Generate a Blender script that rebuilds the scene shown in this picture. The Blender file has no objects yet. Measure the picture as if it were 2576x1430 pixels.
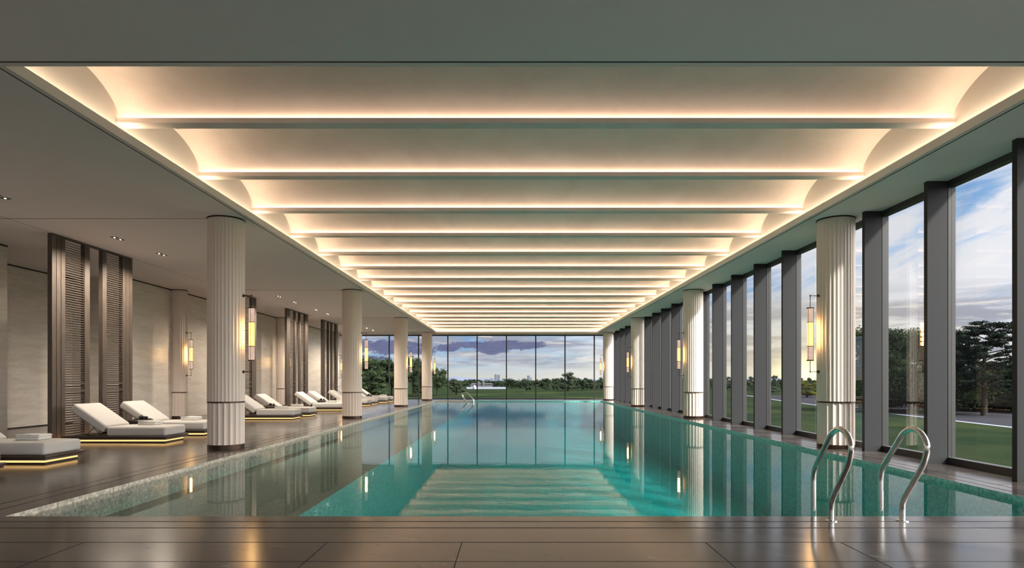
import bpy, bmesh, math, random
import numpy as np
from mathutils import Vector, Matrix
R = math.radians
C = bpy.context.scene.collection
sc = bpy.context.scene

# ------------------------------------------------------------------ camera
cd = bpy.data.cameras.new('camera'); cam = bpy.data.objects.new('camera', cd); C.objects.link(cam)
cam.location = (0, 0, 1.25); cam.rotation_euler = (R(90), 0, 0)
cd.sensor_width = 36; cd.lens = 22.0; cd.shift_y = 0.094; cd.clip_start = .05; cd.clip_end = 20000
sc.camera = cam
sc.view_settings.view_transform = 'Standard'; sc.view_settings.look = 'None'
sc.view_settings.exposure = 0.45; sc.view_settings.gamma = 1.0; sc.view_settings.use_curve_mapping = False
cy = sc.cycles
cy.max_bounces = 8; cy.diffuse_bounces = 5; cy.glossy_bounces = 3; cy.transmission_bounces = 3
cy.transparent_max_bounces = 12; cy.volume_bounces = 0; cy.use_denoising = True; cy.use_adaptive_sampling = True; cy.adaptive_threshold = .02
cy.caustics_reflective = True; cy.blur_glossy = 1.0; cy.caustics_refractive = False; cy.sample_clamp_indirect = 4.0

# ------------------------------------------------------------------ node helper
class NT:
    def __init__(s, tree): s.t = tree; s.n = tree.nodes; s.l = tree.links; s.n.clear()
    def add(s, typ, ins=None, **props):
        nd = s.n.new(typ)
        for k, v in props.items(): setattr(nd, k, v)
        for k, v in (ins or {}).items(): s.put(nd.inputs[k], v)
        return nd
    def put(s, sock, v):
        if isinstance(v, bpy.types.NodeSocket): s.l.new(v, sock)
        elif isinstance(v, bpy.types.Node): s.l.new(v.outputs[0], sock)
        elif isinstance(v, (tuple, list)) and sock.type == 'RGBA' and len(v) == 3: sock.default_value = (*v, 1)
        else: sock.default_value = v
    def m(s, op, a, b=0.0, c=None, clamp=False):
        nd = s.n.new('ShaderNodeMath'); nd.operation = op; nd.use_clamp = clamp
        s.put(nd.inputs[0], a); s.put(nd.inputs[1], b)
        if c is not None: s.put(nd.inputs[2], c)
        return nd.outputs[0]
    def mr(s, v, a, b, c=0.0, d=1.0, smooth=True):
        nd = s.add('ShaderNodeMapRange', {'Value': v, 'From Min': a, 'From Max': b, 'To Min': c, 'To Max': d})
        nd.interpolation_type = 'SMOOTHSTEP' if smooth else 'LINEAR'
        return nd.outputs[0]
    def mix(s, f, a, b, mode='MIX'):
        nd = s.n.new('ShaderNodeMix'); nd.data_type = 'RGBA'; nd.blend_type = mode
        s.put(nd.inputs[0], f); s.put(nd.inputs[6], a); s.put(nd.inputs[7], b)
        return nd.outputs[2]
    def ramp(s, v, stops):
        nd = s.n.new('ShaderNodeValToRGB'); s.put(nd.inputs[0], v)
        e = nd.color_ramp.elements
        while len(e) < len(stops): e.new(.5)
        for el, (p, c) in zip(e, stops): el.position = p; el.color = (*c, 1)
        return nd.outputs[0]
    def xyz(s, x, y, z=0.0):
        return s.add('ShaderNodeCombineXYZ', {0: x, 1: y, 2: z}).outputs[0]
    def noise(s, vec, scale, detail=3, rough=.55, dist=0.0):
        return s.add('ShaderNodeTexNoise', {'Vector': vec, 'Scale': scale, 'Detail': detail, 'Roughness': rough, 'Distortion': dist}).outputs[0]

# ------------------------------------------------------------------ sky (world)
def make_world():
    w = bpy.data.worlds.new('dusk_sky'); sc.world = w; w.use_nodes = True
    T = NT(w.node_tree)
    d = T.add('ShaderNodeTexCoord').outputs['Generated']
    sp = T.add('ShaderNodeSeparateXYZ', {0: d})
    x, y, z = sp.outputs
    az = T.m('ARCTAN2', x, y)                       # 0 straight ahead, + to the right
    el = T.m('ARCSINE', z)
    base = T.ramp(T.mr(el, 0, .7, smooth=False), [(0, (.80, .70, .46)), (.035, (.78, .74, .64)), (.09, (.66, .74, .84)),
        (.25, (.42, .60, .88)), (.5, (.34, .53, .84)), (1, (.22, .40, .72))])
    blue = T.ramp(T.mr(el, 0, .7, smooth=False), [(0, (.66, .62, .52)), (.025, (.54, .61, .66)), (.055, (.26, .47, .70)), (.09, (.12, .35, .66)),
        (.16, (.08, .30, .66)), (.5, (.08, .26, .58)), (1, (.08, .24, .55))])
    # deeper blue to the left of the view, and a patch of it low on the right
    bl = T.mr(az, .0, .2, 1, 0)
    q1 = T.m('MULTIPLY', T.m('SUBTRACT', az, .33), 9.0); q2 = T.m('MULTIPLY', T.m('SUBTRACT', el, .13), 9.0)
    patch = T.mr(T.m('ADD', T.m('MULTIPLY', q1, q1), T.m('MULTIPLY', q2, q2)), 0, 1.0, .85, 0)
    q3 = T.m('MULTIPLY', T.m('SUBTRACT', az, .70), 6.0); q4 = T.m('MULTIPLY', T.m('SUBTRACT', el, .245), 16.0)
    patch2 = T.mr(T.m('ADD', T.m('MULTIPLY', q3, q3), T.m('MULTIPLY', q4, q4)), 0, 1.0, .5, 0)
    col = T.mix(T.m('MAXIMUM', T.m('MAXIMUM', bl, patch), patch2), base, blue)
    # high wispy cloud, drawn out and slanting up to the right
    v1 = T.xyz(T.m('MULTIPLY', az, 3.2), T.m('ADD', T.m('MULTIPLY', el, 14.0), T.m('MULTIPLY', az, -3.6)))
    n1 = T.noise(v1, 1.5, 8, .62, .6)
    wisp = T.m('MULTIPLY', T.mr(n1, .33, .55), T.mr(az, -.1, .3, .05, .95))
    col = T.mix(wisp, col, (.86, .85, .90))
    n1b = T.noise(v1, 3.1, 8, .65, 1.0)
    col = T.mix(T.m('MULTIPLY', T.mr(n1b, .56, .72), T.mr(az, -.1, .4, .04, .85)), col, (.93, .88, .90))
    # low flat bands of cloud
    v2 = T.xyz(T.m('MULTIPLY', az, 5.0), T.m('MULTIPLY', el, 42.0))
    n2 = T.noise(v2, 1.15, 7, .6, .4)
    lowm = T.m('MULTIPLY', T.mr(el, .012, .03), T.mr(el, .085, .14, 1, 0))
    col = T.mix(T.m('MULTIPLY', T.m('MULTIPLY', T.mr(n2, .40, .55), lowm), .92), col, (.36, .37, .45))
    n3 = T.noise(v2, 2.3, 7, .6, .4)
    col = T.mix(T.m('MULTIPLY', T.m('MULTIPLY', T.mr(n3, .54, .68), lowm), .8), col, (.88, .82, .78))
    hn = T.noise(v2, 1.7, 6, .6, .2)
    col = T.mix(T.m('MULTIPLY', T.mr(hn, .42, .62), T.m('MULTIPLY', T.mr(el, 0, .03), T.mr(el, .035, .065, .5, 0))), col, (.80, .78, .76))
    # pale cloud bank added above the visible sky to whiten the reflections
    pb_ = T.m('MULTIPLY', T.m('MULTIPLY', T.mr(el, .068, .085), T.mr(el, .20, .34, 1, 0)), T.mr(az, .15, .35, .9, 0))
    col = T.mix(pb_, col, T.mix(T.mr(n2, .35, .65), (.62, .68, .74), (.76, .79, .81)))
    # the dark violet clouds over the far lawn
    v3 = T.xyz(T.m('MULTIPLY', az, 30.0), T.m('MULTIPLY', el, 75.0))
    n4 = T.m('MULTIPLY', T.m('SUBTRACT', T.noise(v3, 1.3, 9, .7, .5), .5), 4.2)
    dark = None
    for (a0, e0, ra, re_) in ((-.018, .0555, .052, .0085), (.012, .056, .045, .006), (-.030, .0475, .026, .006), (-.066, .0565, .030, .0055), (-.103, .0510, .022, .0055),
                              (-.205, .052, .065, .011), (-.160, .046, .040, .006), (-.25, .034, .05, .005)):
        a = T.m('DIVIDE', T.m('SUBTRACT', az, a0), ra); b = T.m('DIVIDE', T.m('SUBTRACT', el, e0), re_)
        r2 = T.m('ADD', T.m('MULTIPLY', a, a), T.m('MULTIPLY', b, b))
        k = T.mr(T.m('ADD', r2, n4), .65, 1.35, 1, 0)
        dark = k if dark is None else T.m('MAXIMUM', dark, k)
    n5 = T.noise(v3, 1.2, 5, .6)
    col = T.mix(T.m('MULTIPLY', dark, .93), col, T.mix(n5, (.07, .09, .22), (.22, .22, .36)))
    # glow of the low sun behind the trees on the right
    a = T.m('MULTIPLY', T.m('SUBTRACT', az, .447), 1.0); b = T.m('MULTIPLY', T.m('SUBTRACT', el, .002), 1.5)
    r = T.m('SQRT', T.m('ADD', T.m('MULTIPLY', a, a), T.m('MULTIPLY', b, b)))
    col = T.mix(T.mr(r, .015, .24, .55, 0), col, (1.0, .82, .42))
    col = T.mix(T.mr(r, .0, .075, 1, 0), col, (2.4, 1.9, 1.0))
    col = T.mix(T.mr(el, -.02, 0, 1, 0), col, (.10, .13, .09))
    # sky boost added out of view, overhead, right and behind, lighting the interior
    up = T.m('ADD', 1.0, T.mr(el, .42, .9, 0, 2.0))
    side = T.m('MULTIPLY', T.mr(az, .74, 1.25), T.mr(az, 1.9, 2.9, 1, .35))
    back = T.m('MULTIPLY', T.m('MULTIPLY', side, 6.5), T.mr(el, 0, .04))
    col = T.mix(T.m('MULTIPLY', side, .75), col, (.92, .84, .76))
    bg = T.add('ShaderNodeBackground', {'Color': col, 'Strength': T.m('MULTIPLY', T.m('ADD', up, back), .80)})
    T.add('ShaderNodeOutputWorld', {'Surface': bg})
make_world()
sun = bpy.data.lights.new('daylight', 'SUN'); sun.energy = 5.2; sun.color = (1.0, .95, .87); sun.angle = R(5)
so = bpy.data.objects.new('daylight', sun); C.objects.link(so)
so.rotation_euler = Vector((-1, 1.2, -1.13)).to_track_quat('-Z', 'Y').to_euler()

# ------------------------------------------------------------------ materials
def newmat(name):
    m = bpy.data.materials.new(name); m.use_nodes = True
    return m, NT(m.node_tree)
def pbr(T, **ins):
    b = T.add('ShaderNodeBsdfPrincipled', {k: v for k, v in ins.items()})
    T.add('ShaderNodeOutputMaterial', {'Surface': b}); return b
def pos(T): return T.add('ShaderNodeNewGeometry').outputs['Position']
def obc(T): return T.add('ShaderNodeTexCoord').outputs['Object']
def plain(name, col, rough=.6, metal=0.0, var=.06, scale=6.0, spec=.5):
    m, T = newmat(name)
    n = T.noise(obc(T), scale, 4)
    lo = tuple(c*(1-var) for c in col); hi = tuple(min(1, c*(1+var)) for c in col)
    pbr(T, **{'Base Color': T.mix(n, lo, hi), 'Roughness': rough, 'Metallic': metal, 'Specular IOR Level': spec}); return m
def emis(name, col, st):
    m, T = newmat(name)
    T.add('ShaderNodeOutputMaterial', {'Surface': T.add('ShaderNodeEmission', {'Color': col, 'Strength': st})}); return m
M = {}
def deck_mat(name, mode):
    m, T = newmat(name); p = pos(T); s = T.add('ShaderNodeSeparateXYZ', {0: p})
    st = T.xyz(T.m('MULTIPLY', s.outputs[0], .35), T.m('ADD', s.outputs[1], T.m('MULTIPLY', s.outputs[0], .3)), 0)
    n1 = T.noise(st, 2.2, 9, .62, 1.2); n2 = T.noise(st, .7, 4, .5, .5); n3 = T.noise(st, 3.0, 10, .7, 2.5)
    col = T.mix(T.mr(n1, .3, .7), (.042, .034, .029), (.078, .065, .057))
    col = T.mix(T.m('MULTIPLY', T.mr(n2, .35, .7), .6), col, (.098, .084, .075))
    col = T.mix(T.m('MULTIPLY', T.m('MULTIPLY', T.mr(n3, .60, .66), T.mr(n3, .66, .72, 1, 0)), .5), col, (.30, .27, .25))
    if mode:
        v = T.xyz(s.outputs[1], s.outputs[0], 0) if mode == 'y' else T.xyz(s.outputs[0], s.outputs[1], 0)
        br = T.add('ShaderNodeTexBrick', {'Vector': v, 'Color1': (1, 1, 1), 'Color2': (.86, .86, .86), 'Mortar': (0, 0, 0), 'Scale': 1.0,
              'Mortar Size': .014, 'Mortar Smooth': .0, 'Brick Width': 1.5, 'Row Height': .75})
        br.offset = .5
        col = T.mix(1.0, col, T.mix(br.outputs[1], br.outputs[0], (.10, .09, .08)), 'MULTIPLY')
    rg = T.mr(n2, .2, .8, .13, .24)
    b = pbr(T, **{'Base Color': col, 'Roughness': rg, 'IOR': 1.6, 'Specular IOR Level': .5})
    bp = T.add('ShaderNodeBump', {'Strength': .04, 'Distance': .01, 'Height': n1}); T.put(b.inputs['Normal'], bp)
    return m
M['deck'] = deck_mat('polished_stone', None)
M['deck_tiled'] = deck_mat('polished_stone_tiles', 'y')
def travertine():
    m, T = newmat('travertine'); s = T.add('ShaderNodeSeparateXYZ', {0: pos(T)})
    v = T.xyz(T.m('ADD', s.outputs[0], s.outputs[1]), T.m('MULTIPLY', s.outputs[2], 6.0), 0)
    n1 = T.noise(v, .9, 9, .65, .8); n2 = T.noise(v, 3.5, 9, .7, .4)
    c = T.mix(T.mr(n1, .3, .7), (.62, .555, .48), (.76, .70, .63))
    c = T.mix(T.m('MULTIPLY', T.mr(n2, .52, .7), .5), c, (.50, .43, .37))
    pbr(T, **{'Base Color': c, 'Roughness': .30, 'Specular IOR Level': .5}); return m
M['trav'] = travertine()
M['ceil'] = plain('ceiling_paint', (.82, .745, .735), .85, var=.03, scale=1.5)
M['cove'] = plain('cove_paint', (.74, .70, .66), .85, var=.02, scale=1.5)
def vault():
    m, T = newmat('vault_plaster'); n = T.noise(pos(T), 1.3, 8, .6, .6)
    pbr(T, **{'Base Color': T.mix(T.mr(n, .25, .75), (.76, .655, .60), (.86, .755, .70)), 'Roughness': .8}); return m
M['vault'] = vault()
M['shadow'] = plain('dark_shadow_reveal', (.022, .016, .012), .5)
M['groove'] = plain('drain_groove', (.006, .005, .005), .8)
M['frame'] = plain('window_frame_metal', (.035, .035, .034), .45)
M['fin'] = plain('fin_metal', (.040, .040, .043), .6, var=.03, spec=.15)
M['column'] = plain('column_stone', (.80, .69, .61), .55, var=.04, scale=2)
M['bronze'] = plain('bronze', (.055, .032, .020), .35, metal=.7)
M['chrome'] = plain('polished_steel', (.78, .75, .72), .08, metal=1.0, var=.01)
def wood():
    m, T = newmat('stained_wood'); s = T.add('ShaderNodeSeparateXYZ', {0: pos(T)})
    v = T.xyz(T.m('MULTIPLY', s.outputs[0], 14.0), T.m('MULTIPLY', s.outputs[1], 14.0), T.m('MULTIPLY', s.outputs[2], .8))
    n = T.noise(v, 2.0, 7, .6, 1.6)
    pbr(T, **{'Base Color': T.mix(T.mr(n, .3, .7), (.058, .043, .034), (.112, .088, .072)), 'Roughness': .5}); return m
M['wood'] = wood()
M['wood_dark'] = plain('dark_wood', (.045, .026, .018), .45, var=.2)
M['fabric'] = plain('cushion_fabric', (.56, .54, .515), .9, var=.02, scale=30, spec=.2)
M['towel'] = plain('towel_cotton', (.72, .70, .67), .95, var=.03, scale=80, spec=.1)
M['platform'] = plain('platform_wood', (.060, .040, .030), .4, var=.2)
M['black'] = plain('black_glaze', (.012, .011, .010), .25)
M['led'] = emis('warm_led_strip', (1.0, .60, .22), 1.1)
M['led_cove'] = emis('cove_led', (1.0, .77, .52), 27.0)
M['led_beam'] = emis('vault_led', (1.0, .78, .56), 9.3)
def lantern(name, c0, c1, st, see=0.0):
    m, T = newmat(name); n = T.noise(obc(T), 9, 6, .6, 1)
    e = T.add('ShaderNodeEmission', {'Color': T.mix(T.mr(n, .3, .7), c0, c1), 'Strength': st})
    e = T.add('ShaderNodeMixShader', {0: see, 1: e, 2: T.add('ShaderNodeBsdfTransparent', {'Color': (1, .85, .6)})})
    T.add('ShaderNodeOutputMaterial', {'Surface': e}); return m
M['lamp_mid'] = lantern('lit_alabaster', (1.0, .38, .10), (1.0, .48, .16), 3.0, .4)
M['lamp_end'] = lantern('alabaster_shade', (.62, .42, .31), (.74, .52, .40), .8)
M['uplight'] = emis('uplight_strip', (1.0, .50, .20), 7.0)
M['bulb'] = emis('spot_bulb', (1.0, .88, .70), 30.0)
def glass():
    m, T = newmat('window_glass')
    f = T.add('ShaderNodeFresnel', {'IOR': 1.22})
    mx = T.add('ShaderNodeMixShader', {0: T.m('MULTIPLY', f.outputs[0], .18), 1: T.add('ShaderNodeBsdfTransparent', {'Color': (.965, .975, .97)}),
               2: T.add('ShaderNodeBsdfGlossy', {'Color': (1, 1, 1), 'Roughness': .0})})
    T.add('ShaderNodeOutputMaterial', {'Surface': mx}); return m
M['glass'] = glass()
def water():
    m, T = newmat('pool_water'); p = pos(T)
    s = T.add('ShaderNodeSeparateXYZ', {0: p})
    n = T.noise(T.xyz(T.m('MULTIPLY', s.outputs[0], .6), s.outputs[1]), 5.0, 4, .6, .3)
    n2 = T.noise(T.xyz(s.outputs[0], s.outputs[1]), 16, 2, .5)
    h = T.m('ADD', n, T.m('MULTIPLY', n2, .16))
    bp = T.add('ShaderNodeBump', {'Strength': .012, 'Distance': .04, 'Height': h})
    f = T.add('ShaderNodeFresnel', {'IOR': 1.30, 'Normal': bp})
    g = T.add('ShaderNodeBsdfGlossy', {'Color': (1, 1, 1), 'Roughness': .0, 'Normal': bp})
    mx = T.add('ShaderNodeMixShader', {0: T.m('MULTIPLY', f.outputs[0], .56), 1: T.add('ShaderNodeBsdfTransparent', {'Color': (1, 1, 1)}), 2: g})
    va = T.add('ShaderNodeVolumeAbsorption', {'Color': (0, .845, .875), 'Density': .21})
    T.add('ShaderNodeOutputMaterial', {'Surface': mx, 'Volume': va}); return m
M['water'] = water()
def mosaic(name, ax, c1, c2):
    m, T = newmat(name); s = T.add('ShaderNodeSeparateXYZ', {0: pos(T)})
    v = T.xyz(s.outputs[ax[0]], s.outputs[ax[1]], 0)
    br = T.add('ShaderNodeTexBrick', {'Vector': v, 'Color1': c1, 'Color2': c2, 'Mortar': tuple(c*.8 for c in c1), 'Scale': 1.0, 'Mortar Size': .002,
          'Mortar Smooth': .2, 'Brick Width': .032, 'Row Height': .032}); br.offset = 0
    pbr(T, **{'Base Color': br.outputs[0], 'Roughness': .4}); return m
GA, GB = (.74, .68, .58), (.32, .32, .26)
TA, TB = (.28, .66, .60), (.09, .37, .34)
M['mos_shelf'] = mosaic('pale_mosaic_flat', (0, 1), (.36, .31, .25), (.17, .145, .11)); M['mos_side'] = mosaic('pale_mosaic_side', (1, 2), GA, GB)
M['mos_end'] = mosaic('pale_mosaic_end', (0, 2), GA, GB)
M['teal_floor'] = mosaic('teal_mosaic_floor', (0, 1), TA, TB); M['teal_side'] = mosaic('teal_mosaic_side', (1, 2), TA, TB)
M['teal_end'] = mosaic('teal_mosaic_end', (0, 2), TA, TB)
def lawn():
    m, T = newmat('lawn_grass'); p = pos(T)
    n = T.noise(p, .12, 6, .6); n2 = T.noise(p, 3.0, 6, .7); n3 = T.noise(p, .03, 3, .5)
    c = T.mix(T.mr(n, .3, .7), (.014, .024, .013), (.030, .038, .018))
    c = T.mix(T.mr(n2, .35, .7), T.mix(.45, c, (.006, .013, .005)), c)
    c = T.mix(T.m('MULTIPLY', T.mr(n3, .5, .7), .5), c, (.046, .058, .017))
    pbr(T, **{'Base Color': c, 'Roughness': 1.0, 'Specular IOR Level': 0.0}); return m
M['lawn'] = lawn()
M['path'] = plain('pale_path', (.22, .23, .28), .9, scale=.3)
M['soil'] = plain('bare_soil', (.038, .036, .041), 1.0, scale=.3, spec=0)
def leafm(name, c0, c1):
    m, T = newmat(name); n = T.noise(obc(T), 1.2, 4, .6)
    col = T.mix(T.mr(n, .3, .7), c0, c1)
    d = T.add('ShaderNodeBsdfDiffuse', {'Color': col}); t = T.add('ShaderNodeBsdfTranslucent', {'Color': col})
    T.add('ShaderNodeOutputMaterial', {'Surface': T.add('ShaderNodeMixShader', {0: .25, 1: d, 2: t})}); return m
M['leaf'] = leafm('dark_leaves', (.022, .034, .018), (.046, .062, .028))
M['leaf_far'] = leafm('far_leaves', (.030, .042, .028), (.055, .070, .038))  # lightened so the colour carries the haze of distance
M['leaf_sun'] = leafm('sunlit_leaves', (.05, .06, .015), (.13, .12, .02))  # gold of the low sun put into the leaf colour
M['needle'] = leafm('pine_needles', (.014, .022, .018), (.028, .038, .030))
M['bark'] = plain('bark', (.035, .028, .022), .95, var=.3, spec=.1)
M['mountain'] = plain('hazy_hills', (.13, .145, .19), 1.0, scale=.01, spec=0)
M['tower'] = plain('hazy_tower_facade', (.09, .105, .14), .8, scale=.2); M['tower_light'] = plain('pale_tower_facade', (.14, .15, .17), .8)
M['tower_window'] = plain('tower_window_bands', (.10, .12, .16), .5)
M['brick'] = plain('pavilion_brick', (.09, .08, .085), .9); M['roof'] = plain('slate_roof', (.06, .06, .075), .8)
M['white'] = plain('white_canvas', (.26, .28, .33), .8)

# ------------------------------------------------------------------ mesh builder
class MB:
    def __init__(s): s.v = []; s.f = []; s.sm = []; s.mi = []
    def add(s, verts, faces, smooth=False, mi=0):
        o = len(s.v); s.v += [tuple(v) for v in verts]
        for f in faces: s.f.append(tuple(i+o for i in f)); s.sm.append(smooth); s.mi.append(mi)
        return s
    def box(s, x0, x1, y0, y1, z0, z1, mi=0, mat=None):
        v = [(x, y, z) for z in (z0, z1) for y in (y0, y1) for x in (x0, x1)]
        if mat is not None: v = [tuple(mat @ Vector(p)) for p in v]
        return s.add(v, [(0, 2, 3, 1), (4, 5, 7, 6), (0, 1, 5, 4), (2, 6, 7, 3), (0, 4, 6, 2), (1, 3, 7, 5)], False, mi)
    def quad(s, a, b, c, d, mi=0): return s.add([a, b, c, d], [(0, 1, 2, 3)], False, mi)
    def lathe(s, prof, n=24, c=(0, 0), caps=True, mi=0, smooth=True):
        v = []; f = []; k = len(prof)
        for (r, z) in prof:
            for i in range(n):
                a = 2*math.pi*i/n; v.append((c[0]+r*math.cos(a), c[1]+r*math.sin(a), z))
        for j in range(k-1):
            for i in range(n): f.append((j*n+i, j*n+(i+1) % n, (j+1)*n+(i+1) % n, (j+1)*n+i))
        s.add(v, f, smooth, mi)
        if caps:
            s.add([v[i] for i in range(n)], [tuple(reversed(range(n)))], False, mi)
            s.add([v[(k-1)*n+i] for i in range(n)], [tuple(range(n))], False, mi)
        return s
    def tube(s, pts, r, n=12, mi=0, cap=True):
        P = [Vector(p) for p in pts]; v = []; f = []
        t0 = (P[1]-P[0]).normalized(); up = Vector((0, 0, 1)) if abs(t0.z) < .9 else Vector((1, 0, 0))
        a = t0.cross(up).normalized()
        for i, p in enumerate(P):
            t = (P[min(i+1, len(P)-1)]-P[max(i-1, 0)]).normalized()
            a = (a - t*a.dot(t)).normalized(); b = t.cross(a)
            rr = r[i] if isinstance(r, (list, tuple)) else r
            for k in range(n):
                g = 2*math.pi*k/n; v.append(p + a*math.cos(g)*rr + b*math.sin(g)*rr)
        for i in range(len(P)-1):
            for k in range(n): f.append((i*n+k, i*n+(k+1) % n, (i+1)*n+(k+1) % n, (i+1)*n+k))
        s.add(v, f, True, mi)
        if cap:
            s.add(v[:n], [tuple(reversed(range(n)))], False, mi); s.add(v[-n:], [tuple(range(n))], False, mi)
        return s
    def rbox(s, x0, x1, y0, y1, z0, z1, r, seg=4, mat=None, puff=0.0, mi=0, cuts=0):
        bm = bmesh.new(); bmesh.ops.create_cube(bm, size=1)
        for v in bm.verts: v.co = Vector(((x0+x1)/2+v.co.x*(x1-x0), (y0+y1)/2+v.co.y*(y1-y0), (z0+z1)/2+v.co.z*(z1-z0)))
        bmesh.ops.bevel(bm, geom=list(bm.edges), offset=r, segments=seg, profile=.5, affect='EDGES')
        if puff:
            bmesh.ops.subdivide_edges(bm, edges=[e for e in bm.edges if e.calc_length() > .15], cuts=5, use_grid_fill=True)
            cx, cyy, cz = (x0+x1)/2, (y0+y1)/2, (z0+z1)/2
            for v in bm.verts:
                u = (v.co.x-cx)/(x1-x0)*2; w = (v.co.y-cyy)/(y1-y0)*2
                if v.co.z > cz: v.co.z += puff*max(0, 1-u**4)*max(0, 1-w**4)
        if mat is not None: bmesh.ops.transform(bm, matrix=mat, verts=bm.verts)
        bm.verts.ensure_lookup_table(); bm.verts.index_update()
        s.add([v.co[:] for v in bm.verts], [[v.index for v in f.verts] for f in bm.faces], True, mi)
        bm.free(); return s
    def mesh(s, name, mats):
        me = bpy.data.meshes.new(name); me.from_pydata(s.v, [], s.f)
        for m in (mats if isinstance(mats, (list, tuple)) else [mats]): me.materials.append(m)
        me.polygons.foreach_set('use_smooth', s.sm); me.polygons.foreach_set('material_index', s.mi)
        me.update(); return me
    def build(s, name, mats, parent=None, sharp=None):
        me = s.mesh(name, mats)
        if sharp: me.set_sharp_from_angle(angle=R(sharp))
        o = bpy.data.objects.new(name, me); C.objects.link(o)
        if parent: o.parent = parent
        return o
def tag(o, label=None, cat=None, group=None, kind=None):
    if label: o['label'] = label
    if cat: o['category'] = cat
    if group: o['group'] = group
    if kind: o['kind'] = kind
    return o
def empty(name, loc, rz=0, label=None, cat=None, group=None, kind=None):
    o = bpy.data.objects.new(name, None); C.objects.link(o); o.empty_display_size = .2
    o.location = loc; o.rotation_euler = (0, 0, rz); return tag(o, label, cat, group, kind)
def copy_tree(o, parent=None):
    c = o.copy(); C.objects.link(c); c.parent = parent
    for ch in list(o.children): copy_tree(ch, c)
    return c
def struct(o): o['kind'] = 'structure'; return o

# ------------------------------------------------------------------ dimensions (metres, y = away from the camera)
H = 4.22                                     # ceiling
CX0, CX1, CY0, CY1 = -4.80, 5.41, 5.90, 39.5 # coffer opening
PX0, PX1, PY0, PY1 = -4.66, 5.457, 5.74, 38.2 # pool
WZ, SZ, DZ, SX = -.055, -.305, -1.62, -2.44  # water, shelf, deep floor, shelf edge
WL, WB, GX, GY, NY = -11.13, -12.85, 6.55, 41.0, -8.0
ROWS = [11.57+9.11*i for i in range(4)]

# ------------------------------------------------------------------ floor
fl = MB()
fl.box(-13.1, 6.75, NY-.2, PY0, -.22, 0)
fl.box(PX1, 6.75, PY0, PY1, -.22, 0); fl.box(-13.1, 6.75, PY1, GY+.15, -.22, 0)
fl.box(-5.16, PX0, PY0, PY1, -.22, 0)
floor = struct(fl.build('floor', M['deck']))
ft = MB(); ft.box(-13.1, -5.16, PY0, PY1, -.22, 0)
ft.build('tiled_deck', M['deck_tiled'], floor)
g = MB(); e = .0012
for yy, w in ((5.53, .014), (5.29, .014), (4.82, .006), (4.31, .003)):
    g.box(-5.16 if yy > 5 else -11.1, PX1+.34, yy-w/2, yy+w/2, 0, e) if yy > 5 else g.box(-11.1, 6.5, yy-w/2, yy+w/2, 0, e)
g.box(-11.1, -5.16, 5.523, 5.537, 0, e); g.box(-11.1, -5.16, 5.283, 5.297, 0, e)
for xx in (-7.02, -6.2, -4.33, -3.295, -1.422, -.386, 1.49, 2.53, 4.4, 5.44): g.box(xx-.003, xx+.003, 1.0, 4.82, 0, e)
for xx in (-4.94, -5.155, 5.60, 5.80): g.box(xx-.007, xx+.007, 5.53, PY1+.2, 0, e)
for k in range(22): g.box(5.80, 6.5, 6.0+k*1.5-.002, 6.0+k*1.5+.002, 0, e)
for yy in (38.45, 38.7): g.box(-4.94, 5.8, yy-.007, yy+.007, 0, e)
g.build('drain_groove', M['groove'], floor)

# pool basin: pale mosaic shelf along the left, teal deep part
E_ = .003
pb = MB()
pb.quad((PX0+E_, PY0+E_, 0), (PX0+E_, PY1-E_, 0), (PX0+E_, PY1-E_, SZ), (PX0+E_, PY0+E_, SZ), 1)
pb.quad((PX0+E_, PY0+E_, SZ), (SX, PY0+E_, SZ), (SX, PY1-E_, SZ), (PX0+E_, PY1-E_, SZ), 0)
pb.quad((PX0+E_, PY1-E_, SZ), (SX, PY1-E_, SZ), (SX, PY1-E_, -.0), (PX0+E_, PY1-E_, -.0), 2)
pb.quad((PX0+E_, PY0+E_, SZ), (SX, PY0+E_, SZ), (SX, PY0+E_, 0), (PX0+E_, PY0+E_, 0), 2)
pb.quad((SX, PY0+E_, SZ), (SX, PY1-E_, SZ), (SX, PY1-E_, DZ), (SX, PY0+E_, DZ), 4)
pb.quad((SX, PY0+E_, DZ), (PX1-E_, PY0+E_, DZ), (PX1-E_, PY1-E_, DZ), (SX, PY1-E_, DZ), 3)
pb.quad((PX1-E_, PY0+E_, 0), (PX1-E_, PY1-E_, 0), (PX1-E_, PY1-E_, DZ), (PX1-E_, PY0+E_, DZ), 4)
pb.quad((SX, PY1-E_, DZ), (PX1-E_, PY1-E_, DZ), (PX1-E_, PY1-E_, 0), (SX, PY1-E_, 0), 5)
pb.quad((SX, PY0+E_, DZ), (PX1-E_, PY0+E_, DZ), (PX1-E_, PY0+E_, 0), (SX, PY0+E_, 0), 5)
basin = struct(pb.build('pool_basin', [M['mos_shelf'], M['mos_side'], M['mos_end'], M['teal_floor'], M['teal_side'], M['teal_end']]))
wt = MB(); wt.quad((PX0, PY0, WZ), (PX1, PY0, WZ), (PX1, PY1, WZ), (PX0, PY1, WZ))
tag(wt.build('pool_water', M['water']), 'still turquoise water filling the long indoor swimming pool', 'water', kind='stuff')

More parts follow.
